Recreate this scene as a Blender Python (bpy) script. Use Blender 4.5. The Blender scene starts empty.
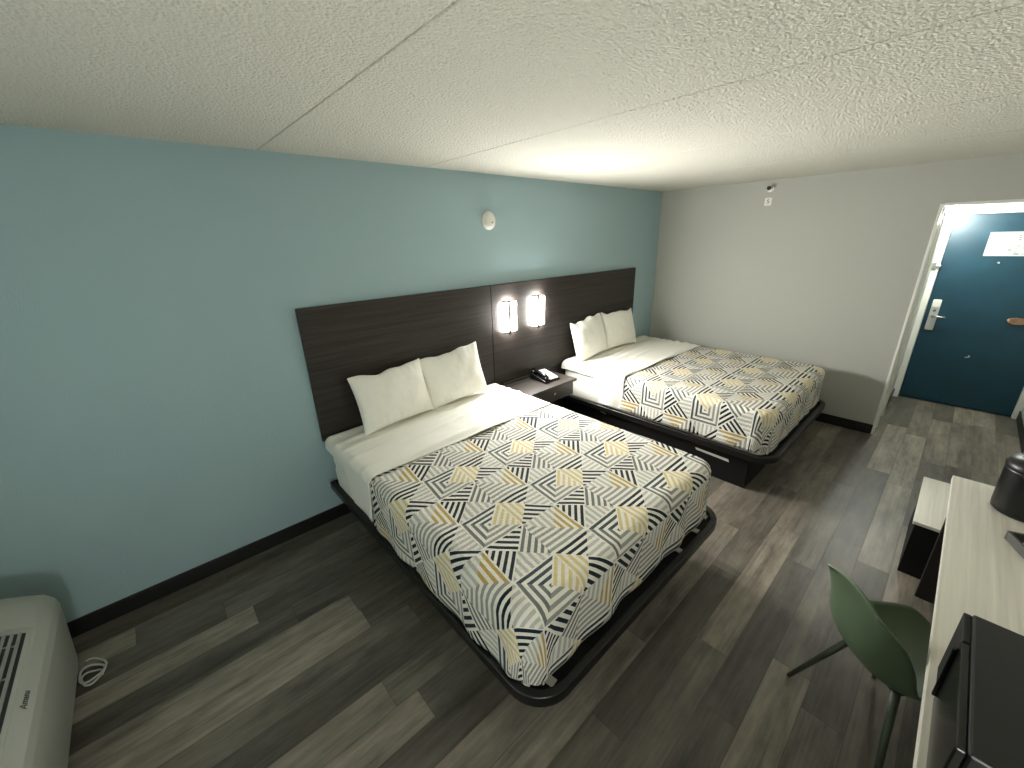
import bpy, bmesh, math, random
from mathutils import Vector, Matrix, noise
random.seed(7)
SC = bpy.context.scene
COL = SC.collection
PI = math.pi
R = math.radians

# ------------------------------------------------------------------ view
SC.view_settings.view_transform = 'Standard'
SC.view_settings.look = 'None'
SC.view_settings.exposure = 1.02
SC.view_settings.gamma = 1.0
SC.view_settings.use_curve_mapping = False
SC.cycles.use_denoising = True
SC.cycles.max_bounces = 12
SC.cycles.diffuse_bounces = 8
SC.cycles.sample_clamp_indirect = 4.0

# ------------------------------------------------------------------ materials
def new_mat(name):
    m = bpy.data.materials.new(name); m.use_nodes = True
    nt = m.node_tree
    return m, nt, nt.nodes['Principled BSDF']

def srgb(h):
    h = h.lstrip('#'); v = [int(h[i:i+2], 16)/255 for i in (0, 2, 4)]
    return tuple((c/12.92 if c <= .04045 else ((c+.055)/1.055)**2.4) for c in v) + (1,)

def plain(name, col, rough=.5, metal=0, spec=.5, bump=0, bscale=100, var=0, vscale=6, coat=0):
    m, nt, b = new_mat(name)
    c = srgb(col) if isinstance(col, str) else tuple(col)+(1,)
    b.inputs['Base Color'].default_value = c
    b.inputs['Roughness'].default_value = rough
    b.inputs['Metallic'].default_value = metal
    b.inputs['Specular IOR Level'].default_value = spec
    if coat: b.inputs['Coat Weight'].default_value = coat
    tc = nt.nodes.new('ShaderNodeTexCoord')
    if bump:
        n = nt.nodes.new('ShaderNodeTexNoise'); n.inputs['Scale'].default_value = bscale; n.inputs['Detail'].default_value = 3
        nt.links.new(tc.outputs['Object'], n.inputs['Vector'])
        bp = nt.nodes.new('ShaderNodeBump'); bp.inputs['Strength'].default_value = bump; bp.inputs['Distance'].default_value = .01
        nt.links.new(n.outputs['Fac'], bp.inputs['Height']); nt.links.new(bp.outputs['Normal'], b.inputs['Normal'])
    if var:
        n2 = nt.nodes.new('ShaderNodeTexNoise'); n2.inputs['Scale'].default_value = vscale; n2.inputs['Detail'].default_value = 4
        nt.links.new(tc.outputs['Object'], n2.inputs['Vector'])
        r = nt.nodes.new('ShaderNodeValToRGB')
        r.color_ramp.elements[0].position = .3; r.color_ramp.elements[1].position = .7
        r.color_ramp.elements[0].color = tuple(x*(1-var) for x in c[:3])+(1,)
        r.color_ramp.elements[1].color = tuple(min(1, x*(1+var)) for x in c[:3])+(1,)
        nt.links.new(n2.outputs['Fac'], r.inputs['Fac']); nt.links.new(r.outputs['Color'], b.inputs['Base Color'])
    return m

def wood(name, c0, c1, axis, rough=.45, scale=1.0, bump=.1, spec=.5):
    """straight grain running along the given axis (object space)"""
    m, nt, b = new_mat(name)
    tc = nt.nodes.new('ShaderNodeTexCoord'); mp = nt.nodes.new('ShaderNodeMapping')
    s = [60*scale]*3; s['xyz'.index(axis)] = 1.6*scale
    mp.inputs['Scale'].default_value = s
    n = nt.nodes.new('ShaderNodeTexNoise'); n.inputs['Scale'].default_value = 1; n.inputs['Detail'].default_value = 6; n.inputs['Roughness'].default_value = .65
    r = nt.nodes.new('ShaderNodeValToRGB')
    r.color_ramp.elements[0].position = .32; r.color_ramp.elements[1].position = .68
    r.color_ramp.elements[0].color = srgb(c0); r.color_ramp.elements[1].color = srgb(c1)
    bp = nt.nodes.new('ShaderNodeBump'); bp.inputs['Strength'].default_value = bump; bp.inputs['Distance'].default_value = .003
    L = nt.links.new
    L(tc.outputs['Object'], mp.inputs['Vector']); L(mp.outputs['Vector'], n.inputs['Vector']); L(n.outputs['Fac'], r.inputs['Fac'])
    L(r.outputs['Color'], b.inputs['Base Color']); L(n.outputs['Fac'], bp.inputs['Height']); L(bp.outputs['Normal'], b.inputs['Normal'])
    b.inputs['Roughness'].default_value = rough; b.inputs['Specular IOR Level'].default_value = spec
    return m

def math_node(nt, op, a, b=None, c=None):
    n = nt.nodes.new('ShaderNodeMath'); n.operation = op
    for i, v in enumerate((a, b, c)):
        if v is None: continue
        if isinstance(v, (int, float)): n.inputs[i].default_value = v
        else: nt.links.new(v, n.inputs[i])
    return n.outputs[0]

def floor_mat():
    m, nt, b = new_mat('vinyl planks')
    L = nt.links.new; M = lambda *a: math_node(nt, *a)
    tc = nt.nodes.new('ShaderNodeTexCoord'); sp = nt.nodes.new('ShaderNodeSeparateXYZ'); L(tc.outputs['Object'], sp.inputs[0])
    W, LEN = .152, 1.22
    ry = M('DIVIDE', sp.outputs['Y'], W); row = M('FLOOR', ry); fy = M('FRACT', ry)
    wn = nt.nodes.new('ShaderNodeTexWhiteNoise'); wn.noise_dimensions = '1D'; L(row, wn.inputs['W'])
    cx = M('ADD', M('DIVIDE', sp.outputs['X'], LEN), M('MULTIPLY', wn.outputs['Value'], 7.3))
    colm = M('FLOOR', cx); fx = M('FRACT', cx)
    cmb = nt.nodes.new('ShaderNodeCombineXYZ'); L(row, cmb.inputs[0]); L(colm, cmb.inputs[1])
    w2 = nt.nodes.new('ShaderNodeTexWhiteNoise'); w2.noise_dimensions = '3D'; L(cmb.outputs[0], w2.inputs['Vector'])
    # plank tone
    r = nt.nodes.new('ShaderNodeValToRGB'); cr = r.color_ramp
    cr.elements[0].position = 0; cr.elements[0].color = srgb('#4f4a42')
    cr.elements[1].position = 1; cr.elements[1].color = srgb('#857e71')
    e = cr.elements.new(.4); e.color = srgb('#625d53')
    e = cr.elements.new(.75); e.color = srgb('#726b60')
    L(w2.outputs['Value'], r.inputs['Fac'])
    # grain: long streaks plus blotches, shifted per plank
    off = nt.nodes.new('ShaderNodeVectorMath'); off.operation = 'MULTIPLY_ADD'
    L(w2.outputs['Color'], off.inputs[0]); off.inputs[1].default_value = (9, 9, 9); L(tc.outputs['Object'], off.inputs[2])
    def nz(sx, sy, det):
        mp = nt.nodes.new('ShaderNodeMapping'); mp.inputs['Scale'].default_value = (sx, sy, 1); L(off.outputs[0], mp.inputs['Vector'])
        n = nt.nodes.new('ShaderNodeTexNoise'); n.inputs['Scale'].default_value = 1; n.inputs['Detail'].default_value = det; n.inputs['Roughness'].default_value = .6
        L(mp.outputs[0], n.inputs['Vector']); return n.outputs['Fac']
    g1 = nz(2.2, 70, 5); g2 = nz(2.0, 11, 4); g3 = nz(9, 22, 3)
    g = M('ADD', M('MULTIPLY', g1, .5), M('ADD', M('MULTIPLY', g2, .9), M('MULTIPLY', g3, .35)))   # ~0.87 mean
    g = M('MULTIPLY_ADD', M('SUBTRACT', g, .875), 2.3, 1.0)
    mx = nt.nodes.new('ShaderNodeVectorMath'); mx.operation = 'SCALE'
    L(r.outputs['Color'], mx.inputs[0]); L(g, mx.inputs['Scale'])
    # seams
    ey = M('MINIMUM', fy, M('SUBTRACT', 1, fy)); ex = M('MINIMUM', fx, M('SUBTRACT', 1, fx))
    sy = M('LESS_THAN', ey, .010); sx = M('LESS_THAN', ex, .0013)
    seam = M('MAXIMUM', sy, sx)
    mix = nt.nodes.new('ShaderNodeMix'); mix.data_type = 'RGBA'; L(M('MULTIPLY', seam, .5), mix.inputs['Factor'])
    L(mx.outputs[0], mix.inputs['A']); mix.inputs['B'].default_value = srgb('#25221d')
    L(mix.outputs['Result'], b.inputs['Base Color'])
    b.inputs['Roughness'].default_value = .42; b.inputs['Specular IOR Level'].default_value = .45
    rr = M('MULTIPLY_ADD', g1, .25, .30); L(rr, b.inputs['Roughness'])
    bp = nt.nodes.new('ShaderNodeBump'); bp.inputs['Strength'].default_value = .35; bp.inputs['Distance'].default_value = .002
    L(M('SUBTRACT', M('ADD', g1, M('MULTIPLY', g3, .6)), M('MULTIPLY', seam, 1.5)), bp.inputs['Height']); L(bp.outputs['Normal'], b.inputs['Normal'])
    return m

def ceiling_mat():
    m, nt, b = new_mat('stippled ceiling paint')
    L = nt.links.new; M = lambda *a: math_node(nt, *a)
    b.inputs['Base Color'].default_value = srgb('#cfcdc1'); b.inputs['Roughness'].default_value = .9; b.inputs['Specular IOR Level'].default_value = .2
    tc = nt.nodes.new('ShaderNodeTexCoord')
    n = nt.nodes.new('ShaderNodeTexNoise'); n.inputs['Scale'].default_value = 75; n.inputs['Detail'].default_value = 3; n.inputs['Roughness'].default_value = .6
    v = nt.nodes.new('ShaderNodeTexVoronoi'); v.inputs['Scale'].default_value = 95
    L(tc.outputs['Object'], n.inputs['Vector']); L(tc.outputs['Object'], v.inputs['Vector'])
    h = M('SUBTRACT', M('MULTIPLY', n.outputs['Fac'], 1.6), M('MULTIPLY', v.outputs['Distance'], .9))
    bp = nt.nodes.new('ShaderNodeBump'); bp.inputs['Strength'].default_value = .75; bp.inputs['Distance'].default_value = .011
    L(h, bp.inputs['Height']); L(bp.outputs['Normal'], b.inputs['Normal'])
    return m

def quilt_mat():
    """printed quilt: 46 x 44 cm repeat of four squares, each cut into four striped triangles"""
    m, nt, b = new_mat('printed quilt')
    L = nt.links.new; M = lambda *a: math_node(nt, *a)
    uv = nt.nodes.new('ShaderNodeUVMap'); uv.uv_map = 'UVMap'
    # soft waviness of the cloth in the print
    sp = nt.nodes.new('ShaderNodeSeparateXYZ'); L(uv.outputs['UV'], sp.inputs[0])
    U, V = sp.outputs['X'], sp.outputs['Y']
    def cell(t):
        d = M('MULTIPLY', t, 2); i = M('MODULO', M('FLOOR', M('ADD', d, 200)), 2); f = M('FRACT', M('ADD', d, 200)); return i, M('SUBTRACT', f, .5)
    iu, fu = cell(U); iv, fv = cell(V)
    # triangle: 0 N (v low), 1 S, 2 W, 3 E
    au, av = M('ABSOLUTE', fu), M('ABSOLUTE', fv)
    isH = M('GREATER_THAN', au, av)
    tri = M('ADD', M('MULTIPLY', isH, M('ADD', 2, M('GREATER_THAN', fu, 0))), M('MULTIPLY', M('SUBTRACT', 1, isH), M('GREATER_THAN', fv, 0)))
    idx = M('ADD', M('ADD', M('MULTIPLY', iu, 8), M('MULTIPLY', iv, 4)), tri)
    fac = M('DIVIDE', M('ADD', idx, .5), 16)
    navy, slate, grey, dgrey, lgrey, gold, dgold = '#14222b', '#3d4a50', '#92918b', '#6b6e6c', '#b4b2ab', '#cfbc87', '#b09555'
    # index = iu*8 + iv*4 + tri   directions: U (1,0) V (0,1) P (1,1) Q (-1,1)
    T = {(0,0,0): (navy,'P'), (0,0,1): (lgrey,'V'), (0,0,2): (navy,'Q'), (0,0,3): (dgrey,'Q'),
         (0,1,0): (slate,'U'), (0,1,1): (grey,'U'), (0,1,2): (dgrey,'V'), (0,1,3): (gold,'Q'),
         (1,0,0): (lgrey,'V'), (1,0,1): (grey,'U'), (1,0,2): (grey,'U'), (1,0,3): (dgold,'V'),
         (1,1,0): (navy,'U'), (1,1,1): (navy,'P'), (1,1,2): (gold,'V'), (1,1,3): (lgrey,'U')}
    # phase runs across the stripe direction: stripes along U vary with V
    N = 14
    PH = {'U': (0, 1), 'V': (1, 0), 'P': (.72, -.72), 'Q': (.72, .72)}
    def ramp(fn):
        r = nt.nodes.new('ShaderNodeValToRGB'); cr = r.color_ramp; cr.interpolation = 'CONSTANT'
        items = sorted((k[0]*8+k[1]*4+k[2], v) for k, v in T.items())
        for i, (ix, v) in enumerate(items):
            p = ix/16
            if i == 0: e = cr.elements[0]; e.position = 0
            elif i == 1: e = cr.elements[1]; e.position = p
            else: e = cr.elements.new(p)
            e.color = fn(v)
        L(fac, r.inputs['Fac']); return r
    rc = ramp(lambda v: srgb(v[0]))
    rd = ramp(lambda v: (PH[v[1]][0]*.5+.5, PH[v[1]][1]*.5+.5, 0, 1))
    sd = nt.nodes.new('ShaderNodeSeparateXYZ'); L(rd.outputs['Color'], sd.inputs[0])
    ca = M('MULTIPLY', M('SUBTRACT', sd.outputs[0], .5), 2*N); cb = M('MULTIPLY', M('SUBTRACT', sd.outputs[1], .5), 2*N)
    ph = M('ADD', M('MULTIPLY', ca, U), M('MULTIPLY', cb, V))
    st = M('FRACT', M('ADD', ph, 400.75))
    on = M('LESS_THAN', st, .50)
    mix = nt.nodes.new('ShaderNodeMix'); mix.data_type = 'RGBA'; L(on, mix.inputs['Factor'])
    mix.inputs['A'].default_value = srgb('#dfdcd0'); L(rc.outputs['Color'], mix.inputs['B'])
    L(mix.outputs['Result'], b.inputs['Base Color'])
    b.inputs['Roughness'].default_value = .85; b.inputs['Specular IOR Level'].default_value = .2
    # quilting: wavy stitched lines plus puckers
    tc = nt.nodes.new('ShaderNodeTexCoord')
    wv = nt.nodes.new('ShaderNodeTexVoronoi'); wv.inputs['Scale'].default_value = 38; L(uv.outputs['UV'], wv.inputs['Vector'])
    nn = nt.nodes.new('ShaderNodeTexNoise'); nn.inputs['Scale'].default_value = 30; L(uv.outputs['UV'], nn.inputs['Vector'])
    bp = nt.nodes.new('ShaderNodeBump'); bp.inputs['Strength'].default_value = .55; bp.inputs['Distance'].default_value = .006
    L(M('ADD', wv.outputs['Distance'], nn.outputs['Fac']), bp.inputs['Height']); L(bp.outputs['Normal'], b.inputs['Normal'])
    return m

def emit(name, col, strength):
    m, nt, b = new_mat(name)
    b.inputs['Base Color'].default_value = (.9, .9, .88, 1)
    b.inputs['Emission Color'].default_value = tuple(col)+(1,); b.inputs['Emission Strength'].default_value = strength
    return m

MT = {}
MT['floor'] = floor_mat()
MT['ceil'] = ceiling_mat()
MT['blue'] = plain('blue green wall paint', '#9eb6bb', .7, bump=.25, bscale=160, spec=.3)
MT['grey'] = plain('warm grey wall paint', '#acada5', .8, bump=.15, bscale=160, spec=.3)
MT['white'] = plain('white satin paint', '#dcdcd4', .45, bump=.05, bscale=80)
MT['black_trim'] = plain('black vinyl skirting', '#0f0e0d', .5)
MT['grey_trim'] = plain('grey vinyl skirting', '#4a4a46', .5)
MT['head'] = wood('dark espresso laminate', '#211d1b', '#3a342f', 'x', .5, .9, .12, .35)
MT['black'] = plain('black powder coat', '#0d0d0d', .35)
MT['blackmat'] = plain('matt black board', '#080808', .6, spec=.3)
MT['linen'] = plain('white cotton sheet', '#e9e7dd', .85, bump=.12, bscale=220, spec=.2)
MT['pillow'] = plain('white cotton pillowcase', '#efede4', .85, bump=.12, bscale=90, spec=.2)
MT['quilt'] = quilt_mat()
MT['table'] = wood('dark nightstand laminate', '#2a2624', '#46403b', 'x', .4, 1, .08)
MT['chrome'] = plain('brushed nickel', '#b9b9b4', .25, 1)
MT['steel'] = plain('satin steel', '#c9c9c4', .38, .7)
MT['bronze'] = plain('dark bronze', '#3a322c', .35, .7)
MT['plastic_w'] = plain('white plastic', '#dedcd2', .4)
MT['ac'] = plain('off white enamel', '#a3a59b', .45, bump=.06, bscale=120)
MT['ac_dark'] = plain('dark louvre void', '#1a1c1b', .7)
MT['ac_slat'] = plain('grey louvre plastic', '#8f928a', .5)
MT['door'] = plain('deep blue door paint', '#0b3341', .42, bump=.06, bscale=60, var=.12, vscale=5)
MT['paper'] = plain('printed paper', '#b6b7b1', .6)
MT['ink'] = plain('grey print', '#30342f', .7)
MT['desk'] = wood('pale ash laminate', '#c6c2b4', '#e2ded1', 'x', .33, .6, .05)
MT['darkwood'] = wood('dark desk carcass', '#15110e', '#241d18', 'z', .5)
MT['green'] = plain('sage green plastic', '#57684f', .5)
MT['greenleg'] = plain('green grey leg paint', '#4c5547', .5)
MT['gloss'] = plain('gloss black plastic', '#0b0c0c', .22)
MT['satin'] = plain('satin black plastic', '#060707', .38)
MT['logo'] = plain('grey logo print', '#50534f', .6)
MT['label'] = plain('pale patch white', '#c9c8c0', .6)  # door chip, and bright patches standing in for light at the beds
MT['tan'] = plain('tan leather', '#8a6a50', .6, var=.3, vscale=40)
MT['curtain'] = plain('grey curtain', '#6d716d', .9, bump=.1)
MT['cable'] = plain('white cable', '#b9b9b0', .5)
MT['glow'] = emit('lit acrylic', (1, .98, .94), 52)
MT['shade'] = emit('lit drum shade', (.97, 1, .95), 27)
MT['bulb'] = emit('lit bulb', (1, .98, .92), 150)
MT['glow2'] = emit('lit glass globe', (.95, 1, .95), 430)

# ------------------------------------------------------------------ mesh helpers
def link(name, bm, mat, parent=None, smooth=False, bevel=0, seg=2, loc=None):
    me = bpy.data.meshes.new(name)
    bmesh.ops.recalc_face_normals(bm, faces=bm.faces[:])
    bm.to_mesh(me); bm.free()
    mats = mat if isinstance(mat, (list, tuple)) else [mat]
    for k in mats: me.materials.append(MT[k] if isinstance(k, str) else k)
    if smooth:
        for p in me.polygons: p.use_smooth = True
    o = bpy.data.objects.new(name, me); COL.objects.link(o)
    if parent is not None:
        o.parent = parent
        o.matrix_parent_inverse = Matrix.Identity(4)
    if loc: o.location = loc
    if bevel:
        md = o.modifiers.new('bevel', 'BEVEL'); md.width = bevel; md.segments = seg; md.limit_method = 'ANGLE'
        md.harden_normals = False
    return o

def bx(bm, x0, x1, y0, y1, z0, z1, mi=0):
    vs = [bm.verts.new((x, y, z)) for x in (x0, x1) for y in (y0, y1) for z in (z0, z1)]
    for f in ((0,1,3,2), (4,6,7,5), (0,4,5,1), (2,3,7,6), (0,2,6,4), (1,5,7,3)):
        fc = bm.faces.new([vs[i] for i in f]); fc.material_index = mi
    return vs

def box(name, b, mat, parent=None, bevel=.003, **k):
    bm = bmesh.new(); bx(bm, *b); return link(name, bm, mat, parent, bevel=bevel, **k)

def cyl(bm, p0, p1, r0, r1=None, n=20, cap=True, mi=0):
    r1 = r0 if r1 is None else r1
    p0, p1 = Vector(p0), Vector(p1); d = (p1-p0).normalized()
    a = d.orthogonal().normalized(); b = d.cross(a)
    R = []
    for p, r in ((p0, r0), (p1, r1)):
        R.append([bm.verts.new(p + r*(math.cos(2*PI*i/n)*a + math.sin(2*PI*i/n)*b)) for i in range(n)])
    for i in range(n):
        f = bm.faces.new((R[0][i], R[0][(i+1) % n], R[1][(i+1) % n], R[1][i])); f.material_index = mi
    if cap:
        bm.faces.new(R[0][::-1]).material_index = mi; bm.faces.new(R[1]).material_index = mi

def lathe(bm, prof, c, axis=(0, 0, 1), n=32, mi=0):
    """prof list of (r, h) along axis from centre c"""
    d = Vector(axis).normalized(); a = d.orthogonal().normalized(); b = d.cross(a); c = Vector(c)
    rings = []
    for r, h in prof:
        if r < 1e-6: rings.append([bm.verts.new(c+d*h)])
        else: rings.append([bm.verts.new(c+d*h+r*(math.cos(2*PI*i/n)*a+math.sin(2*PI*i/n)*b)) for i in range(n)])
    for A, B in zip(rings, rings[1:]):
        for i in range(n):
            j = (i+1) % n
            if len(A) == 1 and len(B) == 1: continue
            if len(A) == 1: f = bm.faces.new((A[0], B[i], B[j]))
            elif len(B) == 1: f = bm.faces.new((A[i], A[j], B[0]))
            else: f = bm.faces.new((A[i], A[j], B[j], B[i]))
            f.material_index = mi

def tube(bm, pts, r, n=8):
    pts = [Vector(p) for p in pts]; prev = None; rings = []
    for i, p in enumerate(pts):
        d = (pts[min(i+1, len(pts)-1)]-pts[max(i-1, 0)]).normalized()
        a = (prev - d*prev.dot(d)).normalized() if prev is not None else d.orthogonal().normalized()
        prev = a; b = d.cross(a)
        rings.append([bm.verts.new(p+r*(math.cos(2*PI*k/n)*a+math.sin(2*PI*k/n)*b)) for k in range(n)])
    for A, B in zip(rings, rings[1:]):
        for k in range(n): bm.faces.new((A[k], A[(k+1) % n], B[(k+1) % n], B[k]))
    bm.faces.new(rings[0][::-1]); bm.faces.new(rings[-1])

def prism(bm, outline, z0, z1, mi=0):
    """outline in xy extruded in z"""
    A = [bm.verts.new((x, y, z0)) for x, y in outline]; B = [bm.verts.new((x, y, z1)) for x, y in outline]
    bm.faces.new(A[::-1]).material_index = mi; bm.faces.new(B).material_index = mi
    n = len(A)
    for i in range(n): bm.faces.new((A[i], A[(i+1) % n], B[(i+1) % n], B[i])).material_index = mi

def rrect(x0, x1, y0, y1, r, n=8, corners=(1, 1, 1, 1)):
    """corners: (x1,y1),(x0,y1),(x0,y0),(x1,y0)"""
    out = []
    for k, (cx, cy, a0) in enumerate(((x1, y1, 0), (x0, y1, 90), (x0, y0, 180), (x1, y0, 270))):
        if not corners[k]: out.append((cx, cy)); continue
        sx = 1 if cx == x1 else -1; sy = 1 if cy == y1 else -1
        for i in range(n+1):
            a = math.radians(a0+90*i/n); out.append((cx-sx*r+r*math.cos(a), cy-sy*r+r*math.sin(a)))
    return out

def thing(name, label, cat, loc, group=None, rz=0):
    o = bpy.data.objects.new(name, None); COL.objects.link(o); o.empty_display_size = .1
    o.location = loc; o.rotation_euler = (0, 0, rz); tag(o, label, cat, group); return o
def tag(o, label, cat, group=None):
    o['label'] = label; o['category'] = cat
    if group: o['group'] = group
    return o
def struct(o): o['kind'] = 'structure'; return o

def text_mesh(name, s, size, mat, parent, M4, depth=.0005):
    cu = bpy.data.curves.new(name+'_curve', 'FONT'); cu.body = s; cu.size = size; cu.extrude = depth; cu.align_x = 'CENTER'; cu.align_y = 'CENTER'
    t = bpy.data.objects.new(name+'_tmp', cu); COL.objects.link(t)
    dg = bpy.context.evaluated_depsgraph_get(); me = bpy.data.meshes.new_from_object(t.evaluated_get(dg))
    bpy.data.objects.remove(t); me.transform(M4); me.materials.clear(); me.materials.append(MT[mat])
    o = bpy.data.objects.new(name, me); COL.objects.link(o); o.parent = parent; return o

# ------------------------------------------------------------------ room shell
H = 2.44; XL = -6.08; YF = -3.5; XD = 1.5; YC = -2.5; ZS = 2.12
# floor of room and entry in one slab
bm = bmesh.new(); prism(bm, [(XL-.15, .15), (XL-.15, YF-.15), (XD+.25, YF-.15), (XD+.25, YC+.15), (.12, YC+.15), (.12, .15)], -.12, 0)
struct(link('floor', bm, 'floor'))
# ceiling: precast slabs with thin open joints
bm = bmesh.new()
xs = [XL-.15, -5.46, -4.415, -3.37, -2.30, -1.23, .13]
for a, b in zip(xs, xs[1:]): bx(bm, a+.0025, b-.0025, YF-.15, .15, H, H+.12)
bx(bm, XL-.15, .13, YF-.15, .15, H+.006, H+.14)
struct(link('ceiling', bm, 'ceil', bevel=.004))
struct(box('ceiling_entry', (.12, XD+.25, YF-.15, YC+.15, ZS, ZS+.1), 'white', bevel=0))
struct(box('wall_back', (XL-.15, .12, 0, .15, 0, H), 'blue', bevel=0))
bm = bmesh.new(); bx(bm, 0, .12, YC, 0, 0, H); bx(bm, 0, .12, YF, YC, ZS, H)
struct(link('wall_right', bm, 'grey'))
struct(box('wall_front', (XL-.15, XD+.25, YF-.15, YF, 0, H), 'grey', bevel=0))
# entry left wall with painted closet door frame
struct(box('wall_entry_left', (.12, XD, YC, YC+.12, 0, ZS), 'white', bevel=0))
struct(box('wall_entry_end', (XD+.02, XD+.2, YF, YC+.12, 0, ZS), 'white', bevel=0))
# window wall, out of view, with window added to bring in dim light
bm = bmesh.new()
bx(bm, XL-.15, XL, YF, 0, 0, .85); bx(bm, XL-.15, XL, YF, 0, 2.15, H); bx(bm, XL-.15, XL, -.45, 0, .85, 2.15); bx(bm, XL-.15, XL, YF, -2.6, .85, 2.15)
struct(link('wall_left', bm, 'grey'))
w = bpy.data.objects.new('window_1', None); COL.objects.link(w); w['kind'] = 'structure'
bm = bmesh.new()
for a in ((XL-.12, XL-.04, -2.6, -2.54, .85, 2.15), (XL-.12, XL-.04, -.51, -.45, .85, 2.15), (XL-.12, XL-.04, -2.54, -.51, .85, .91), (XL-.12, XL-.04, -2.54, -.51, 2.09, 2.15), (XL-.11, XL-.05, -1.55, -1.50, .91, 2.09)): bx(bm, *a)
link('window_frame', bm, 'white', w, bevel=.003)
g, nt, b = new_mat('window glass'); b.inputs['Transmission Weight'].default_value = 1; b.inputs['Roughness'].default_value = 0; MT['glass'] = g
box('pane', (XL-.085, XL-.08, -2.54, -.51, .91, 2.09), 'glass', w, bevel=0)

# baseboards
def bboard(name, b, mat='black_trim'): return struct(box(name, b, mat, bevel=.004))
bboard('baseboard_back', (XL, -.002, -.012, 0, 0, .1))
bboard('baseboard_right', (-.012, 0, YC+.0, -.012, 0, .1))
bboard('baseboard_front', (XL, XD-.02, YF, YF+.012, 0, .1))
bboard('baseboard_left', (XL, XL+.012, YF+.012, -.012, 0, .1))
bboard('baseboard_entry', (.68, XD-.03, YC-.012, YC, 0, .1), 'grey_trim')
# white trims at the entry opening
bm = bmesh.new(); bx(bm, -.004, .13, YC-.016, YC+.004, 0, ZS-.0); bx(bm, -.004, .13, YF, YC-.016, ZS-.016, ZS+.004)
struct(link('trim_1', bm, 'white', bevel=.003))
bm = bmesh.new(); bx(bm, .2, .25, YC-.02, YC, 0, 2.06); bx(bm, .6, .66, YC-.02, YC, 0, 2.06); bx(bm, .2, .66, YC-.02, YC, 2.06, 2.1)
struct(link('trim_2', bm, 'white', bevel=.003))
# entry door: steel frame and blue slab
DX = XD-.02
d = bpy.data.objects.new('door_1', None); COL.objects.link(d); d['kind'] = 'structure'; d.location = (DX, -3.0, 0)
DY0, DY1 = -3.455, -2.555
bm = bmesh.new()
bx(bm, -.05, .04, DY1+3, YC+3, 0, ZS); bx(bm, -.05, .04, YF+3, DY0+3, 0, ZS); bx(bm, -.05, .04, DY0+3, DY1+3, 2.055, ZS)
link('door_frame', bm, 'white', d, bevel=.004)
slab = box('door_slab', (-.012, .032, DY0+3.003, DY1+2.997, .012, 2.052), 'door', d, bevel=.002)
# chain/night latch on the frame
bm = bmesh.new(); bx(bm, -.068, -.05, .462, .50, 1.50, 1.58); bx(bm, -.08, -.062, .43, .475, 1.53, 1.55); cyl(bm, (-.072, .44, 1.54), (-.03, .44, 1.54), .006)
link('night_latch', bm, 'chrome', d, bevel=.002)
# electronic lock: escutcheon, reader head, lever
bm = bmesh.new(); prism(bm, rrect(-.035, .035, -.17, .17, .01, 4), 0, .022)
for v in bm.verts: v.co = Vector((-v.co.z-.012, v.co.x+.372, v.co.y+1.01))
lk = link('lock_plate', bm, 'steel', d, bevel=.003)
bm = bmesh.new(); bx(bm, -.040, -.034, .338, .406, 1.095, 1.178); link('card_reader', bm, 'plastic_w', lk, bevel=.003)
bm = bmesh.new(); cyl(bm, (-.034, .372, 1.0), (-.085, .372, 1.0), .012); tube(bm, [(-.082, .376, 1.0), (-.085, .33, 1.0), (-.085, .29, .998), (-.08, .262, .995)], .010, 10); link('door_lever', bm, 'chrome', lk, smooth=True)
bm = bmesh.new(); cyl(bm, (-.034, .372, 1.06), (-.044, .372, 1.06), .014); link('thumb_turn', bm, 'chrome', lk, smooth=False)
bm = bmesh.new(); cyl(bm, (-.010, .03, 1.58), (-.02, .03, 1.58), .010, n=14); link('peephole', bm, 'chrome', d)
bm = bmesh.new(); bx(bm, -.0135, -.0115, .002, .024, .575, .583); bx(bm, -.0135, -.0115, -.010, .004, .581, .603); link('paint_chip', bm, 'label', slab)
# evacuation notice
n = thing('evacuation_notice', 'white printed notice sheet fixed high on the blue entry door', 'notice', (DX-.0135, -3.03, 1.76))
bm = bmesh.new(); bx(bm, -.002, 0, -.16, .185, -.115, .115); random.seed(3)
for i in range(11):
    z = .095-i*.019
    for k in range(7):
        if random.random() < .42: continue
        y0 = .170-k*.046; w_ = random.uniform(.012, .036); hh = random.choice((.002, .003, .0045))
        bx(bm, -.0026, -.0019, y0-w_, y0, z-hh, z+hh, 1)
link('paper_sheet', bm, ['paper', 'ink'], n)
# tan hanger
bm = bmesh.new()
pts = [(0, .045), (.02, .062), (.06, .070), (.12, .066), (.17, .05), (.17, .018), (.11, .006), (.05, .002), (.015, .022)]
A = [bm.verts.new((-.004-.012*math.sin(i), -y, z-.035)) for i, (y, z) in enumerate(pts)]; B = [bm.verts.new((.012, -y, z-.035)) for y, z in pts]
bm.faces.new(A); bm.faces.new(B[::-1])
for i in range(len(A)): bm.faces.new((A[i], A[(i+1) % len(A)], B[(i+1) % len(A)], B[i]))
o = link('door_hanger', bm, 'tan', bevel=.003, loc=(DX-.026, -3.165, 1.01)); tag(o, 'small crumpled tan strap hanging on the blue entry door at lock height', 'door hanger')

# entry wall lamp
L1 = thing('wall_lamp', 'round bright lamp high on the white entry wall beside the blue door', 'lamp', (.92, YC, 2.01))
bm = bmesh.new(); lathe(bm, [(0, 0), (.045, 0), (.045, -.012), (.03, -.018), (0, -.018)], (0, 0, 0), (0, 1, 0)); link('lamp_base', bm, 'white', L1, smooth=False)
bm = bmesh.new(); lathe(bm, [(.028, .017), (.04, .028), (.045, .045), (.038, .065), (.02, .078), (0, .082)], (0, 0, 0), (0, -1, 0)); link('globe', bm, 'glow2', L1, smooth=True)

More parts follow.
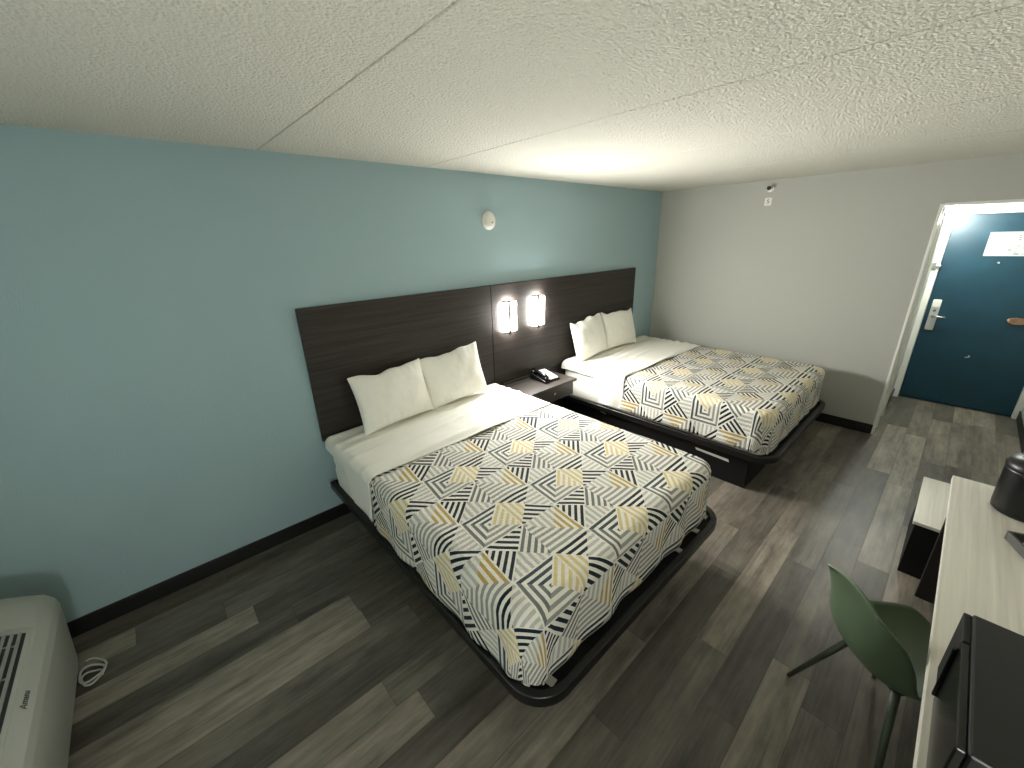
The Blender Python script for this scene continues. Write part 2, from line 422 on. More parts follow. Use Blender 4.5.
# ------------------------------------------------------------------ headboard
hb = thing('headboard', 'long dark wood wall headboard running behind both beds', 'headboard', (-2.46, -.001, .65))
for x0, x1 in ((-4.395, -2.838), (-2.832, -.53)):
    box('headboard_panel', (x0+2.46, x1+2.46, -.031, 0, .0, .92), 'head', hb, bevel=.002)

box('shade_panel', (-2.83+2.46, -1.78+2.46, -.012, 0, -.54, -.001), 'head', hb, bevel=.002)  # dark panel added where shade falls under the nightstand and between beds
# ------------------------------------------------------------------ sconces
def sconce(x, z0, z1, label):
    t = thing('wall_sconce', label, 'wall lamp', (x, -.032, (z0+z1)/2), 'sconces on the headboard')
    h = (z1-z0)/2
    box('back_plate', (-.06, .06, -.012, 0, -h, h), 'bronze', t, bevel=.003)
    bm = bmesh.new(); n = 12
    prof = [(-.082, -.012)]+[(-.082*math.cos(PI*i/n), -.024-.026*math.sin(PI*i/n)) for i in range(n+1)]+[(.082, -.012)]
    prism(bm, prof, -h*.93, h*.93); link('lamp_shade', bm, 'glow', t, smooth=False)
    box('front_bar', (-.050, -.026, -.070, -.058, -h-.012, h+.012), 'bronze', t, bevel=.002)
    for nm, dy, dz, rx, sx, sy, pw in (('sconce_glow', -.0525, 0, -90, .13, h*1.8, 19), ('sconce_uplight', -.036, h+.004, -180+20, .10, .03, .5)):
        l = bpy.data.lights.new(nm, 'AREA'); l.shape = 'RECTANGLE'; l.size = sx; l.size_y = sy; l.energy = pw; l.color = (1, .98, .945)
        o = bpy.data.objects.new(nm, l); COL.objects.link(o); o.location = (x, -.032+dy, (z0+z1)/2+dz); o.rotation_euler = (R(-rx if nm == 'sconce_glow' else 180-20), 0, 0)
        if nm == 'sconce_glow': o.rotation_euler = (R(90), 0, PI)

    for za, zb in ((h*.95, h+.008), (-h-.008, -h*.95)): bm = bmesh.new(); bx(bm, -.048, -.028, -.060, -.012, za, zb); link('bar_bracket', bm, 'bronze', t, bevel=.001)
    return t
sconce(-2.645, 1.135, 1.415, 'lit wall sconce on the headboard nearer the large front bed')
sconce(-2.27, 1.135, 1.425, 'lit wall sconce on the headboard nearer the bed by the grey wall')

# ------------------------------------------------------------------ cloth over a mattress
def drape(x0, x1, yh, yf, ztop, hangL, hangR, hangF, off=0, rc=.07, r=.05, step=.022, wav=.006, seed=0, hemwave=0, head_edge=None, uvshear=.0, uvs=1, anchor=(0, 0), taper=None, wr=0, yrag=0, flare=0, cornerdrop=0):
    """sheet covering from y=yh (head) to y=yf (foot), drooping over the left, right and foot edges"""
    bm = bmesh.new(); uvl = bm.loops.layers.uv.new('UVMap')
    X0, X1, Y1 = x0-off, x1+off, yf-off
    ix0, ix1, iy1 = X0+rc+r, X1-rc-r, Y1+rc+r
    def clampn(a): return max(0, a)
    tot = rc+r
    arcq = r*PI/2
    aL = rc+arcq+hangL; aR = rc+arcq+hangR; aF = (rc+arcq+hangF) if hangF is not None else 0
    A = []; a = -aL
    na = int(((ix1-ix0)+aL+aR)/step); A = [-aL+((ix1-ix0)+aL+aR)*i/na for i in range(na+1)]
    ylen = (yh-iy1) if hangF is not None else (yh-yf)
    nb = int((ylen+aF)/step); Bs = [(ylen+aF)*i/nb for i in range(nb+1)]
    rows = []
    for a in A:
        col = []
        for b in Bs:
            ox = -a if a < 0 else (a-(ix1-ix0) if a > ix1-ix0 else 0); sx = -1 if a < 0 else 1
            oy = max(0, b-ylen) if hangF is not None else 0
            dd = math.hypot(ox, oy)
            bx_ = min(max(a, 0), ix1-ix0)+ix0; by_ = yh-min(b, ylen)
            lim = aL if sx < 0 else aR
            if hangF is not None and oy > 0: lim = aF if ox == 0 else (lim*ox*ox+aF*oy*oy)/(ox*ox+oy*oy)
            if taper and b < taper[1]:
                k_ = max(0, (b-taper[0])/(taper[1]-taper[0])); k_ = k_*k_*(3-2*k_); lim = taper[2]+(lim-taper[2])*k_
            d2 = min(dd, lim)
            if dd <= 1e-9: out = 0; down = 0; dx = dy = 0
            else:
                dx, dy = sx*ox/dd, -oy/dd
                if d2 <= rc: out, down = d2, 0
                elif d2 <= rc+arcq: t = (d2-rc)/r; out, down = rc+r*math.sin(t), r*(1-math.cos(t))
                else: out, down = rc+r, r+(d2-rc-arcq)
            hang = max(0, down-r)
            n1 = noise.noise(Vector((a*3.1+seed, b*3.1, seed*1.7))); n2 = noise.noise(Vector((a*9+seed, b*9, seed)))
            # soft folds on the hanging sides
            s_along = (b if ox > oy else a)
            fold = math.sin(s_along*21+3*noise.noise(Vector((s_along*2, seed, 0))))*.5+noise.noise(Vector((s_along*7, seed+5, 0)))
            out += (hang*.035*fold + flare*hang*(.5+.5*fold)) if hang > 0 else 0
            p = Vector((bx_+dx*out, by_+dy*out, ztop+off-down))
            if hang <= 0:
                p.z += wav*(n1*1.2+n2*.6)*(1 if down < .001 else .5)
                if wr: p.z += wr*max(0, noise.noise(Vector((a*.9+seed, b*16+a*1.5, seed))))
            else:
                p.x += dx*wav*n1; p.y += dy*wav*n1
                hemt = hang/max(.05, (hangL if ox > oy else (hangF or .1)))
                p.z += hemwave*hemt*fold
            if yrag and b < .06: p.y += 0
            col.append((bm.verts.new(p), a+ix0, -(yh-b)))
        rows.append(col)
    for i in range(len(A)-1):
        for j in range(len(Bs)-1):
            q = (rows[i][j], rows[i][j+1], rows[i+1][j+1], rows[i+1][j])
            try: f = bm.faces.new([k[0] for k in q])
            except ValueError: continue
            for lp, k in zip(f.loops, q):
                u = k[1]-anchor[0]; v = k[2]-anchor[1]
                lp[uvl].uv = ((u+uvshear*v)/.46/uvs, v/.44/uvs)
    return bm

def thick(o, t=.006):
    md = o.modifiers.new('cloth thickness', 'SOLIDIFY'); md.thickness = t; md.offset = -1; return o

def drape_obj(name, bm, mat, t=.006, parent=None):
    # keep normals outward: drape() faces may point down, so orient by z of the top
    me = bpy.data.meshes.new(name)
    bmesh.ops.remove_doubles(bm, verts=bm.verts[:], dist=.0004)
    bm.normal_update()
    s = sum(f.normal.z*f.calc_area() for f in bm.faces)
    if s < 0: bmesh.ops.reverse_faces(bm, faces=bm.faces[:])
    bm.to_mesh(me); bm.free(); me.materials.append(MT[mat])
    for p in me.polygons: p.use_smooth = True
    o = bpy.data.objects.new(name, me); COL.objects.link(o)
    if parent: o.parent = parent
    return thick(o, t)

def mattress_mesh(x0, x1, y0, y1, z0, z1, r=.06):
    bm = bmesh.new()
    prof = []   # (inset, z)
    n = 6
    for i in range(n+1): a = PI/2*i/n; prof.append((r*.7*(1-math.sin(a)), z0+r*.7*(1-math.cos(a))))
    zm = (z0+z1)/2
    prof += [(-.004, zm-.03), (.004, zm), (-.004, zm+.03)]
    for i in range(n+1): a = PI/2*i/n; prof.append((r*(1-math.cos(a)), z1-r+r*math.sin(a)))
    rings = []
    for ins, z in prof:
        rings.append([bm.verts.new((x, y, z)) for x, y in rrect(x0+ins, x1-ins, y0+ins, y1-ins, .09-min(ins, .05), 6)])
    for A, B in zip(rings, rings[1:]):
        m = len(A)
        for i in range(m): bm.faces.new((A[i], A[(i+1) % m], B[(i+1) % m], B[i]))
    bm.faces.new(rings[0][::-1]); bm.faces.new(rings[-1])
    return bm

def pillow(name, w, h, t, loc, tilt, yaw, roll, label, seed):
    bm = bmesh.new(); n = 36; m = 28; G = [[[None]*(m+1) for _ in range(n+1)] for s in (0, 1)]
    for i in range(n+1):
        for j in range(m+1):
            u = -1+2*i/n; v = -1+2*j/m
            px = u*(1-.045*(1-u*u)*0-.07*(1-v*v)*abs(u)**3); pz = v*(1-.09*(1-u*u)*abs(v)**3)
            th = ((max(0, 1-abs(u)**2.6))*(max(0, 1-abs(v)**2.6)))**.5
            sag = (.03*(1-v)/2)*(1-u*u)
            edge = min(1-abs(u), 1-abs(v))
            crease = noise.noise(Vector((u*3+seed, v*3, seed)))*.007+noise.noise(Vector((u*8, v*5+seed, seed)))*.003
            pk = math.exp(-edge*7)*(.008*math.sin((u if 1-abs(v) < 1-abs(u) else v)*34+seed))
            zt = noise.noise(Vector((u*2.2, seed, 3)))*.03*(1 if v > 0 else 0)*v
            for s, sg in ((0, 1), (1, -1)):
                if s == 1 and (i in (0, n) or j in (0, m)): G[1][i][j] = G[0][i][j]; continue
                y = sg*(t/2*th*(1+.25*(-v)*.6)+crease*th)+pk*(th+.2)
                G[s][i][j] = bm.verts.new((px*w/2, -y, pz*h/2+zt))
    for s in (0, 1):
        for i in range(n):
            for j in range(m):
                q = [G[s][i][j], G[s][i+1][j], G[s][i+1][j+1], G[s][i][j+1]]
                bm.faces.new(q if s == 0 else q[::-1])
    o = link(name, bm, 'pillow', smooth=True); o.location = loc; o.rotation_euler = (tilt, roll, yaw)
    md = o.modifiers.new('s', 'SUBSURF'); md.levels = 1; md.render_levels = 1
    return tag(o, label, 'pillow', 'pillows leaning on the headboard')

def make_bed(x0, x1, yf, mx0, mx1, my1, frame_label, mat_label, anchor, shear, which, seed, basein):
    """frame with black platform, mattress, quilt and turned back sheet (the bedding are things of their own)"""
    cx = (x0+x1)/2
    t = thing('bed_frame', frame_label, 'bed frame', (cx, yf/2, 0), 'black platform bed frames')
    O = (cx, yf/2)
    loc = lambda pts: [(x-O[0], y-O[1]) for x, y in pts]
    yh = -.034
    # rounded outer rail, hollow
    bm = bmesh.new()
    outer = loc(rrect(x0, x1, yf, yh, .16, 10, (0, 0, 1, 1))); inner = loc(rrect(x0+.035, x1-.035, yf+.035, yh, .13, 10, (0, 0, 1, 1)))
    m = len(outer)
    V = [[bm.verts.new((x, y, z)) for x, y in P] for P, z in ((outer, .278), (outer, .332), (inner, .332), (inner, .278))]
    for A, B in zip(V, V[1:]+V[:1]):
        for i in range(m): bm.faces.new((A[i], A[(i+1) % m], B[(i+1) % m], B[i]))
    link('rail', bm, 'black', t, bevel=.006, seg=3)
    bm = bmesh.new(); prism(bm, loc(rrect(x0+.034, x1-.034, yf+.034, yh-.001, .13, 10, (0, 0, 1, 1))), .279, .301); link('platform', bm, 'blackmat', t)
    # base box: four boards
    bx0, bx1, by0, by1 = x0+basein-O[0], x1-basein-O[0], yf+(.34 if which == 1 else .17)-O[1], yh-.03-O[1]
    box('base_board', (bx0, bx0+.02, by0, by1, 0, .279), 'blackmat', t); box('base_board', (bx1-.02, bx1, by0, by1, 0, .279), 'blackmat', t)
    box('base_board', (bx0+.02, bx1-.02, by0, by0+.02, 0, .279), 'blackmat', t); box('base_board', (bx0+.02, bx1-.02, by1-.02, by1, 0, .279), 'blackmat', t)
    if which == 1:
        for x, y, a in ((-2.86, -2.035, 5), (-3.02, -2.055, 2), (-3.24, -2.06, -4), (-4.27, -2.05, 8)):  # pale pieces put in for floor seen through platform gaps
            bm = bmesh.new(); bx(bm, -.018, .018, -.02, .02, .3005, .3065)
            o = link('gap_patch', bm, 'label', t, bevel=.001, loc=(x-O[0], y-O[1], 0)); o.rotation_euler = (0, 0, math.radians(a))
            o['label'] = 'small pale patch put in for floor seen through a gap'
    else:
        for ya, yb, za, zb in ((-1.83, -1.56, .185, .215), (-.63, -.57, .235, .25)):  # white wedges put in for light seen at the base
            bm = bmesh.new()
            vs = [bm.verts.new((bx0-.003+dx, y-O[1], z)) for dx in (0, .004) for y, z in ((ya, za), (yb, za+.012), (yb+.01, zb), (ya+.01, zb-.008))]
            bm.faces.new(vs[:4]); bm.faces.new(vs[4:][::-1])
            for i in range(4): bm.faces.new((vs[i], vs[(i+1) % 4], vs[4+(i+1) % 4], vs[4+i]))
            o = link('light_wedge', bm, 'label', t); o['label'] = 'white wedge put in for light seen at the black base'
    # mattress
    bm = mattress_mesh(mx0, mx1, my1+.005, yh-.01, .302, .672)
    mo = link('mattress', bm, 'linen', smooth=True)
    tag(mo, mat_label, 'mattress', 'white mattresses')
    return t

Z = .672
# front bed -------------------------------------------------
make_bed(-4.41, -2.765, -2.125, -4.375, -2.825, -2.04,
         'black platform bed frame of the large bed nearest the camera', 'white sheeted mattress of the large bed nearest the camera', None, .12, 1, 3, .24)
bm = drape(-4.378, -2.82, -.72, -2.045, Z, .292, .292, .292, off=.010, seed=3.3, wav=.007, hemwave=.006, anchor=(-3.807, 1.653), uvshear=.13, flare=.02)
o = drape_obj('quilt', bm, 'quilt'); tag(o, 'geometric striped quilt in navy, gold and grey on the bed nearest the camera', 'quilt', 'geometric quilts')
bm = drape(-4.378, -2.84, -.055, -.765, Z, .245, .25, None, off=.018, seed=8.1, wav=.004, wr=.034, hemwave=.02, flare=.07, step=.015, taper=(.30, .46, .175))
o = drape_obj('top_sheet', bm, 'linen', .004); tag(o, 'plain white top sheet folded over the quilt of the bed nearest the camera', 'sheet', 'folded white sheets')
# rear bed ---------------------------------------------------
make_bed(-1.93, -.235, -2.14, -1.89, -.295, -2.065,
         'black platform bed frame of the bed beside the grey wall', 'white sheeted mattress of the bed beside the grey wall', None, .12, 2, 6, .05)
bm = drape(-1.893, -.292, -.79, -2.07, Z, .285, .29, .29, off=.010, seed=5.9, wav=.007, hemwave=.006, anchor=(-1.615, 1.71), uvs=1.06, uvshear=.0, flare=.02)
o = drape_obj('quilt', bm, 'quilt'); tag(o, 'geometric striped quilt in navy, gold and grey on the bed beside the grey wall', 'quilt', 'geometric quilts')
bm = drape(-1.893, -.292, -.055, -.83, Z, .29, .25, None, off=.018, seed=2.4, wav=.004, wr=.034, hemwave=.012, flare=.07, step=.015, taper=(.42, .52, .175))
o = drape_obj('top_sheet', bm, 'linen', .004); tag(o, 'plain white top sheet folded over the quilt of the bed beside the grey wall', 'sheet', 'folded white sheets')

R = math.radians
pillow('pillow', .59, .43, .15, (-3.895, -.155, .892), R(-16), R(3), R(-2), 'left white pillow of the bed nearest the camera, with creased top', 1.3)
pillow('pillow', .58, .44, .13, (-3.345, -.13, .90), R(-13), R(-4), R(-5), 'right white pillow of the bed nearest the camera, with pointed upper corner', 4.7)
pillow('pillow', .60, .45, .15, (-1.56, -.15, .905), R(-15), R(5), R(-3), 'left white pillow of the bed beside the grey wall, facing the sconces', 7.9)
pillow('pillow', .60, .44, .13, (-.98, -.14, .905), R(-16), R(-3), R(2), 'right white pillow of the bed beside the grey wall, nearest the grey wall', 10.2)

# ------------------------------------------------------------------ nightstand and phone
t = thing('nightstand', 'dark wall-mounted nightstand with one drawer between the two beds', 'nightstand', (-2.41, -.035, .46))
box('tabletop', (-.325, .325, -.37, 0, .14, .165), 'table', t, bevel=.002)
bm = bmesh.new(); bx(bm, -.30, -.282, -.345, 0, 0, .14); bx(bm, .282, .30, -.345, 0, 0, .14); bx(bm, -.282, .282, -.345, 0, 0, .016); bx(bm, -.282, .282, -.02, 0, .016, .14)
link('carcass', bm, 'table', t, bevel=.002)
box('back_panel', (-.325, .325, -.012, 0, .166, .189), 'table', t, bevel=.001)
dr = box('drawer', (-.279, .279, -.352, -.332, .019, .136), 'table', t, bevel=.003)
bm = bmesh.new(); lathe(bm, [(0, 0), (.006, 0), (.006, .010), (.013, .014), (.013, .022), (.008, .026), (0, .026)], (0.0, -.352, .085), (0, -1, 0), 18); link('knob', bm, 'chrome', dr, smooth=True)

p = thing('telephone', 'black desk telephone with white faceplate on the dark nightstand', 'telephone', (-2.32, -.19, .6255), rz=R(-3))
bm = bmesh.new()
def wedge(bm, x0, x1, y0, y1, zb, z0, z1):
    vs = [bm.verts.new(c) for c in ((x0, y0, zb), (x1, y0, zb), (x1, y1, zb), (x0, y1, zb), (x0, y0, z0), (x1, y0, z0), (x1, y1, z1), (x0, y1, z1))]
    for f in ((0,3,2,1), (4,5,6,7), (0,1,5,4), (2,3,7,6), (1,2,6,5), (3,0,4,7)): bm.faces.new([vs[i] for i in f])
wedge(bm, -.10, .10, -.11, .11, 0, .022, .065); link('phone_body', bm, 'gloss', p, bevel=.006, seg=3)
bm = bmesh.new(); wedge(bm, -.022, .088, -.10, .095, .018, .0265, .0665); link('faceplate', bm, 'plastic_w', p, bevel=.001)
bm = bmesh.new()
for i in range(3):
    for j in range(4):
        x = .012+i*.026; y = -.075+j*.026; z = .0245+(y+.11)*.195
        bx(bm, x-.008, x+.008, y-.007, y+.007, z, z+.006)
link('keypad', bm, 'ink', p, bevel=.001)
bm = bmesh.new(); tube(bm, [(-.062, -.105, .045), (-.062, -.06, .062), (-.062, 0, .072), (-.062, .06, .082), (-.062, .105, .085)], .019, 12)
lathe(bm, [(0, .0), (.027, 0), (.03, .016), (.024, .03), (0, .032)], (-.062, -.085, .022), (0, 0, 1), 18); lathe(bm, [(0, .0), (.027, 0), (.03, .016), (.024, .03), (0, .032)], (-.062, .085, .058), (0, 0, 1), 18)
link('handset', bm, 'gloss', p, smooth=True)

# ------------------------------------------------------------------ smoke detector, sprinkler, small sign
t = thing('smoke_detector', 'round white smoke detector on the blue wall above the headboard', 'smoke detector', (-2.805, 0, 2.09))
bm = bmesh.new(); lathe(bm, [(0, 0), (.070, 0), (.072, .010), (.066, .018), (.058, .020)], (0, 0, 0), (0, -1, 0), 40); lathe(bm, [(.058, .020), (.056, .030), (.045, .038), (.025, .042), (0, .042)], (0, 0, 0), (0, -1, 0), 40); link('housing', bm, 'plastic_w', t, smooth=True)
bm = bmesh.new(); cyl(bm, (.012, -.040, -.016), (.012, -.0445, -.016), .006, n=12); link('test_button', bm, 'ink', t)
t = thing('sprinkler', 'small dark metal sprinkler head on the grey wall near the ceiling', 'sprinkler', (0, -1.205, 2.36))
bm = bmesh.new(); lathe(bm, [(0, 0), (.036, 0), (.034, .006), (.012, .008), (.012, .03), (0, .03)], (0, 0, 0), (-1, 0, 0), 24); link('escutcheon', bm, 'steel', t)
bm = bmesh.new(); cyl(bm, (-.03, 0, 0), (-.055, 0, 0), .006)
for s in (1, -1): tube(bm, [(-.028, s*.008, 0), (-.042, s*.018, 0), (-.056, s*.008, 0)], .003, 6)
cyl(bm, (-.056, 0, 0), (-.059, 0, 0), .020); bx(bm, -.062, -.03, -.018, .018, .014, .018); link('deflector', bm, 'bronze', t)
t = thing('wall_sign', 'tiny square white sign on the grey wall just below the sprinkler', 'sign', (0, -1.20, 2.235))
bm = bmesh.new(); bx(bm, -.003, 0, -.033, .033, -.038, .038); link('sign_plate', bm, 'plastic_w', t, bevel=.001)
text_mesh('letter', 'S', .055, 'ink', t, Matrix.Translation((-.0035, 0, 0)) @ Matrix(((0, 0, -1, 0), (-1, 0, 0, 0), (0, 1, 0, 0), (0, 0, 0, 1))))

# ------------------------------------------------------------------ air conditioner under the window
ay1, ay0 = -.29, -1.38
t = thing('air_conditioner', 'off-white wall air conditioner with louvred top in the window corner', 'air conditioner', (XL, (ay0+ay1)/2, 0))
W2 = (ay1-ay0)/2
prof = [(.012, .06), (.325, .06), (.333, .07), (.368, .41), (.362, .45), (.338, .488), (.28, .52), (.235, .542), (.012, .60)]
bm = bmesh.new()
F = []
ns = 14
for k, y in enumerate([-W2, -W2+.006, W2-.05, W2-.02, W2-.004, W2]):
    ins = [.012, 0, 0, .004, .010, .022][k]
    cx_, cz_ = .18, .28
    F.append([bm.verts.new((cx_+(x-cx_)*(1-ins*1.8), y, cz_+(z-cz_)*(1-ins*1.8))) for x, z in prof])
m = len(prof)
for A, B in zip(F, F[1:]):
    for i in range(m): bm.faces.new((A[i], A[(i+1) % m], B[(i+1) % m], B[i]))
bm.faces.new(F[0][::-1]); bm.faces.new(F[-1])
link('casing', bm, 'ac', t, bevel=.006, seg=3)
box('foot_plinth', (.03, .27, -W2+.03, W2-.03, 0, .062), 'ac_dark', t)
def topz(x):
    for (xa, za), (xb, zb) in zip(prof[5:], prof[6:]):
        if xb <= x <= xa: return za+(zb-za)*(xa-x)/(xa-xb)
    return .45
def topslab(name, xa, xb, ya, yb, lift, th, mat, parent):
    bm = bmesh.new(); n = 10; vs = []
    for dz in (lift, lift-th):
        vs.append([[bm.verts.new((xa+(xb-xa)*i/n, y, topz(xa+(xb-xa)*i/n)+dz)) for i in range(n+1)] for y in (ya, yb)])
    for i in range(n):
        bm.faces.new((vs[0][0][i], vs[0][0][i+1], vs[0][1][i+1], vs[0][1][i])); bm.faces.new((vs[1][0][i+1], vs[1][0][i], vs[1][1][i], vs[1][1][i+1]))
        for k in (0, 1): bm.faces.new((vs[0][k][i], vs[0][k][i+1], vs[1][k][i+1], vs[1][k][i]))
    for i in (0, n): bm.faces.new((vs[0][0][i], vs[0][1][i], vs[1][1][i], vs[1][0][i]))
    return link(name, bm, mat, parent, bevel=.002)
topslab('control_lid', .03, .333, W2-.24, W2-.06, .008, .012, 'ac', t)
gr = topslab('grille_frame', .05, .328, -W2+.05, W2-.26, .006, .008, 'ac', t)
topslab('grille_void', .06, .317, -W2+.06, W2-.275, .0085, .003, 'ac_dark', gr)
bm = bmesh.new()
nsl = 14
for k in range(nsl):
    x = .066+k*.018
    bx(bm, x, x+.008, -W2+.06, W2-.275, topz(x+.004)+.004, topz(x+.004)+.014)
for y in (-W2+.06+i*.17 for i in range(1, 5)): 
    for k in range(nsl-1):
        x = .074+k*.018; bx(bm, x-.001, x+.011, y-.003, y+.003, topz(x+.006)+.005, topz(x+.006)+.011)
link('louvre', bm, 'ac_slat', gr)
text_mesh('wordmark', 'Amana', .030, 'logo', t, Matrix.Translation((.346, -.075, .4785)) @ Matrix.Rotation(R(52), 4, 'Y') @ Matrix.Rotation(R(90), 4, 'Z'))
# cable loops on the floor beside it
bm = bmesh.new(); pts = []
for i in range(52):
    a = i*2*PI/22; rr = .030+.004*math.sin(i*.9)+.0003*i
    pts.append((rr*math.cos(a)*1.1, rr*math.sin(a)*1.5+.0009*i, .006+.00045*i+.012*(math.sin(a*.5)**2)))
tube(bm, pts, .0045, 8)
o = link('power_cord', bm, 'cable', smooth=True, loc=(-5.712, -.40, .0)); tag(o, 'coiled white power cord on the floor beside the air conditioner', 'cord')

# curtain at window
bm = bmesh.new()
def curt(y0, y1, seed):
    n = int(abs(y1-y0)/.012); A = []; B = []
    for i in range(n+1):
        y = y0+(y1-y0)*i/n; x = XL+.10+.03*math.sin(i*.55+seed)+.008*math.sin(i*.21)
        A.append(bm.verts.new((x, y, .60))); B.append(bm.verts.new((x, y, 2.30)))
    for i in range(n): bm.faces.new((A[i], A[i+1], B[i+1], B[i]))
curt(-3.2, -2.35, 0)
o = link('curtain', bm, 'curtain', smooth=True); thick(o, .003); tag(o, 'grey curtain drawn to one side of the window', 'curtain')

# ------------------------------------------------------------------ desk side
DZ = .75
t = thing('desk', 'long pale wood desk with dark base along the right-hand wall', 'desk', (-3.4, -3.235, 0))
X0, X1, Y0, Y1 = -5.75, -2.25, YF+.004, -2.975
l = lambda a, b, c, d_, e, f: (a+3.4, b+3.4, c+3.235, d_+3.235, e, f)
box('desktop', l(X0, X1, Y0, Y1, DZ-.03, DZ), 'desk', t, bevel=.002)
box('end_panel', l(X1-.05, X1-.02, Y0+.01, Y1-.03, 0, DZ-.03), 'darkwood', t); box('end_panel', l(X0+.02, X0+.05, Y0+.01, Y1-.03, 0, DZ-.03), 'darkwood', t)
box('apron', l(X0+.05, X1-.05, Y0+.01, Y0+.03, .35, DZ-.03), 'darkwood', t)
box('apron', l(X0+.05, X1-.05, Y1-.09, Y1-.07, DZ-.10, DZ-.03), 'darkwood', t)
# luggage bench
t = thing('luggage_bench', 'low black luggage bench with pale top beyond the far end of the desk', 'bench', (-1.82, -3.19, 0))
b = lambda a, b_, c, d_, e, f: (a+1.82, b_+1.82, c+3.19, d_+3.19, e, f)
box('bench_top', b(-2.14, -1.49, YF+.02, -2.905, .345, .365), 'desk', t)
box('bench_body', b(-2.125, -1.505, YF+.03, -2.915, .0, .345), 'blackmat', t)
# microwave
t = thing('microwave', 'black microwave oven on the dark near end of the pale desk', 'microwave', (-3.90, -3.17, DZ))
bm = bmesh.new(); bx(bm, -.225, .225, -.165, .165, .012, .235); link('casing', bm, 'satin', t, bevel=.006)
dd = box('oven_door', (-.222, .10, .165, .182, .018, .23), 'gloss', t, bevel=.004)
bm = bmesh.new(); bx(bm, .085, .095, .182, .19, .04, .21); link('door_handle', bm, 'gloss', dd, bevel=.002)
box('control_panel', (.104, .222, .165, .180, .018, .23), 'blackmat', t, bevel=.003)
for x in (-.19, .19):
    for y in (-.13, .13): bm = bmesh.new(); cyl(bm, (x, y, 0), (x, y, .013), .014); link('foot', bm, 'blackmat', t)
# ice bucket
t = thing('ice_bucket', 'black round ice bucket on the far part of the pale desk', 'ice bucket', (-2.46, -3.195, DZ))
bm = bmesh.new(); lathe(bm, [(0, 0), (.090, 0), (.098, .008), (.100, .03), (.103, .20), (.104, .21), (0, .21)], (0, 0, 0)); link('bucket_body', bm, 'satin', t, smooth=True)
bm = bmesh.new(); lathe(bm, [(.104, .211), (.106, .222), (.095, .245), (.05, .256), (.02, .258), (.02, .268), (0, .27)], (0, 0, 0)); link('lid', bm, 'satin', t, smooth=True)
# amenity tray
t = thing('amenity_tray', 'grey rectangular tray holding a white packet on the pale desk', 'tray', (-2.816, -3.250, DZ), rz=R(22))
bm = bmesh.new()
bx(bm, -.11, .11, -.08, .08, 0, .006); bx(bm, -.11, -.1, -.08, .08, .006, .038); bx(bm, .1, .11, -.08, .08, .006, .038); bx(bm, -.1, .1, -.08, -.07, .006, .038); bx(bm, -.1, .1, .07, .08, .006, .038)
link('tray_body', bm, 'grey_trim', t, bevel=.002)
o = box('coffee_packet', (-.035, .035, -.03, .03, 0, .022), 'paper', None, bevel=.004); o.location = (-2.80, -3.215, DZ+.0065); o.rotation_euler = (0, 0, R(40)); tag(o, 'small white packet lying in the grey tray on the desk', 'packet')

# ------------------------------------------------------------------ chair
CH = (-3.33, -2.96); CA = R(-45)
t = thing('desk_chair', 'sage green moulded plastic chair tucked against the pale desk', 'chair', (CH[0], CH[1], 0), rz=CA)
def shell(s, q):
    """s 0 back top .. 1 seat front ; q -1..1 (right .. left). local: +x forward, +y left"""
    P = [(-.27, .80, .125, .0), (-.25, .72, .175, .03), (-.235, .62, .195, .06), (-.215, .53, .205, .085), (-.17, .455, .21, .10), (-.08, .43, .215, .09), (.05, .435, .215, .065), (.16, .445, .20, .045), (.22, .425, .165, .02)]
    f = s*(len(P)-1); i = min(int(f), len(P)-2); g = f-i; g2 = g
    def cr(k):
        p0, p1, p2, p3 = (P[max(i-1, 0)][k], P[i][k], P[i+1][k], P[min(i+2, len(P)-1)][k])
        return .5*((2*p1)+(-p0+p2)*g+(2*p0-5*p1+4*p2-p3)*g*g+(-p0+3*p1-3*p2+p3)*g**3)
    x, z, w, c = cr(0), cr(1), cr(2), cr(3)
    # curl direction: forward for the back, up for the seat
    a = min(1, max(0, (s-.25)/.35)); k = abs(q)**2.4
    return Vector((x+c*k*(1-a)*1.1, w*q*(1-.06*k), z+c*k*a-(.035*q*q*(1-s*6) if s < 1/6 else 0)))
bm = bmesh.new(); ns, nq = 44, 22
G = [[bm.verts.new(shell(i/ns, -1+2*j/nq)) for j in range(nq+1)] for i in range(ns+1)]
for i in range(ns):
    for j in range(nq): bm.faces.new((G[i][j], G[i+1][j], G[i+1][j+1], G[i][j+1]))
o = link('seat_shell', bm, 'green', t, smooth=True); md = o.modifiers.new('t', 'SOLIDIFY'); md.thickness = .008; md.offset = 0
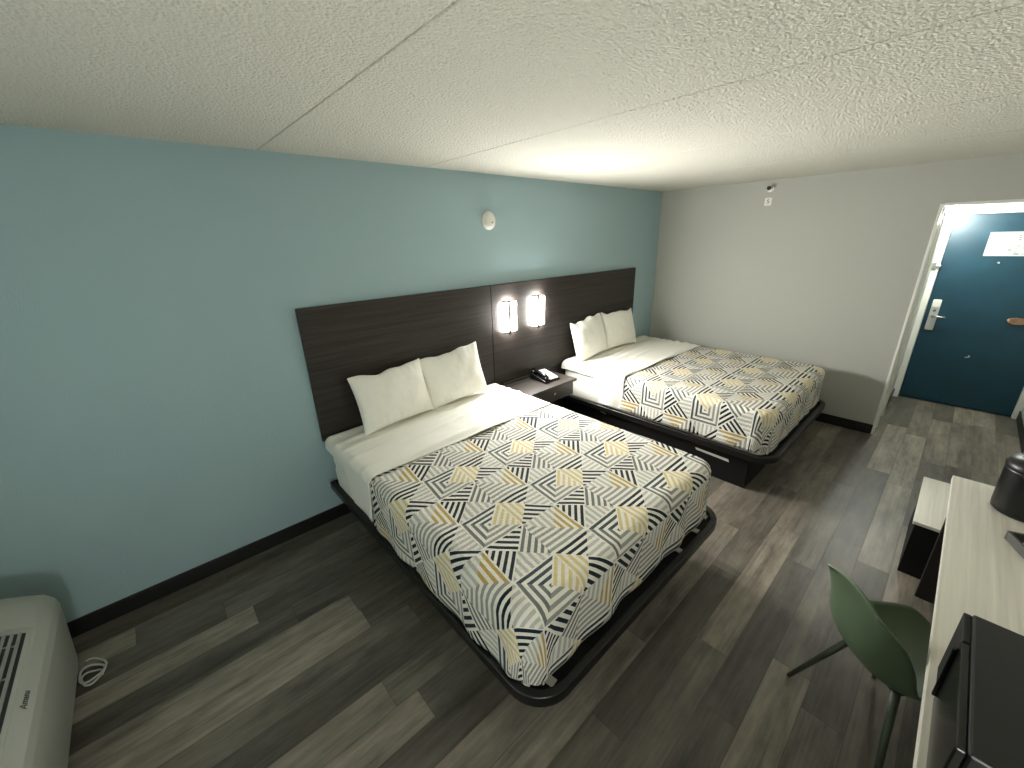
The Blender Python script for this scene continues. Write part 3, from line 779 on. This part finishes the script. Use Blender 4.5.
for sx, sy in ((1, 1), (1, -1), (-1, 1), (-1, -1)):
    bm = bmesh.new(); cyl(bm, (.09*sx-.01, .10*sy, .415), (.19*sx+.0, .235*sy, 0), .014, .009, 14); link('leg', bm, 'greenleg', t, smooth=True)
bm = bmesh.new()
bx(bm, -.11, .09, -.11, .11, .405, .418)
link('leg_brace', bm, 'black', t, smooth=True)

# ------------------------------------------------------------------ lights
def area(name, loc, rot, sx, sy, power, col):
    l = bpy.data.lights.new(name, 'AREA'); l.shape = 'RECTANGLE'; l.size = sx; l.size_y = sy; l.energy = power; l.color = col
    o = bpy.data.objects.new(name, l); COL.objects.link(o); o.location = loc; o.rotation_euler = rot; return o
# unseen table lamp, added to supply light from behind the camera
t = thing('unseen_fill_lamp', 'unseen table lamp added behind the camera as fill light', 'table lamp', (-5.45, -3.32, DZ))
bm = bmesh.new(); lathe(bm, [(0, 0), (.075, 0), (.075, .012), (.02, .02), (.014, .05), (.014, .26), (0, .26)], (0, 0, 0)); link('lamp_stand', bm, 'bronze', t)
bm = bmesh.new(); lathe(bm, [(.12, .24), (.105, .44), (.102, .44), (.117, .24), (.12, .24)], (0, 0, 0), (0, 0, 1), 40); link('lamp_shade', bm, 'shade', t)
bm = bmesh.new(); lathe(bm, [(0, .26), (.025, .28), (.032, .32), (.025, .36), (0, .37)], (0, 0, 0), (0, 0, 1), 20); link('bulb', bm, 'bulb', t, smooth=True)
# area light added outside the unseen window for dim fill
area('window_fill', (XL-.2, -1.52, 1.5), (0, R(-90), 0), 1.25, 2.0, 8, (.86, 1, .93))
wd = bpy.data.worlds.new('world'); SC.world = wd; wd.use_nodes = True
wd.node_tree.nodes['Background'].inputs[0].default_value = (.75, .9, .95, 1); wd.node_tree.nodes['Background'].inputs[1].default_value = .3

# ------------------------------------------------------------------ camera
cam = bpy.data.cameras.new('camera'); co = bpy.data.objects.new('camera', cam); COL.objects.link(co)
co.location = (-5.0907, -2.7871, 1.9482); co.rotation_mode = 'XYZ'; co.rotation_euler = (1.22382, 0.02689, -0.74111)
cam.sensor_width = 36; cam.sensor_fit = 'HORIZONTAL'; cam.lens = 403.091/1024*36; cam.clip_start = .02
SC.camera = co
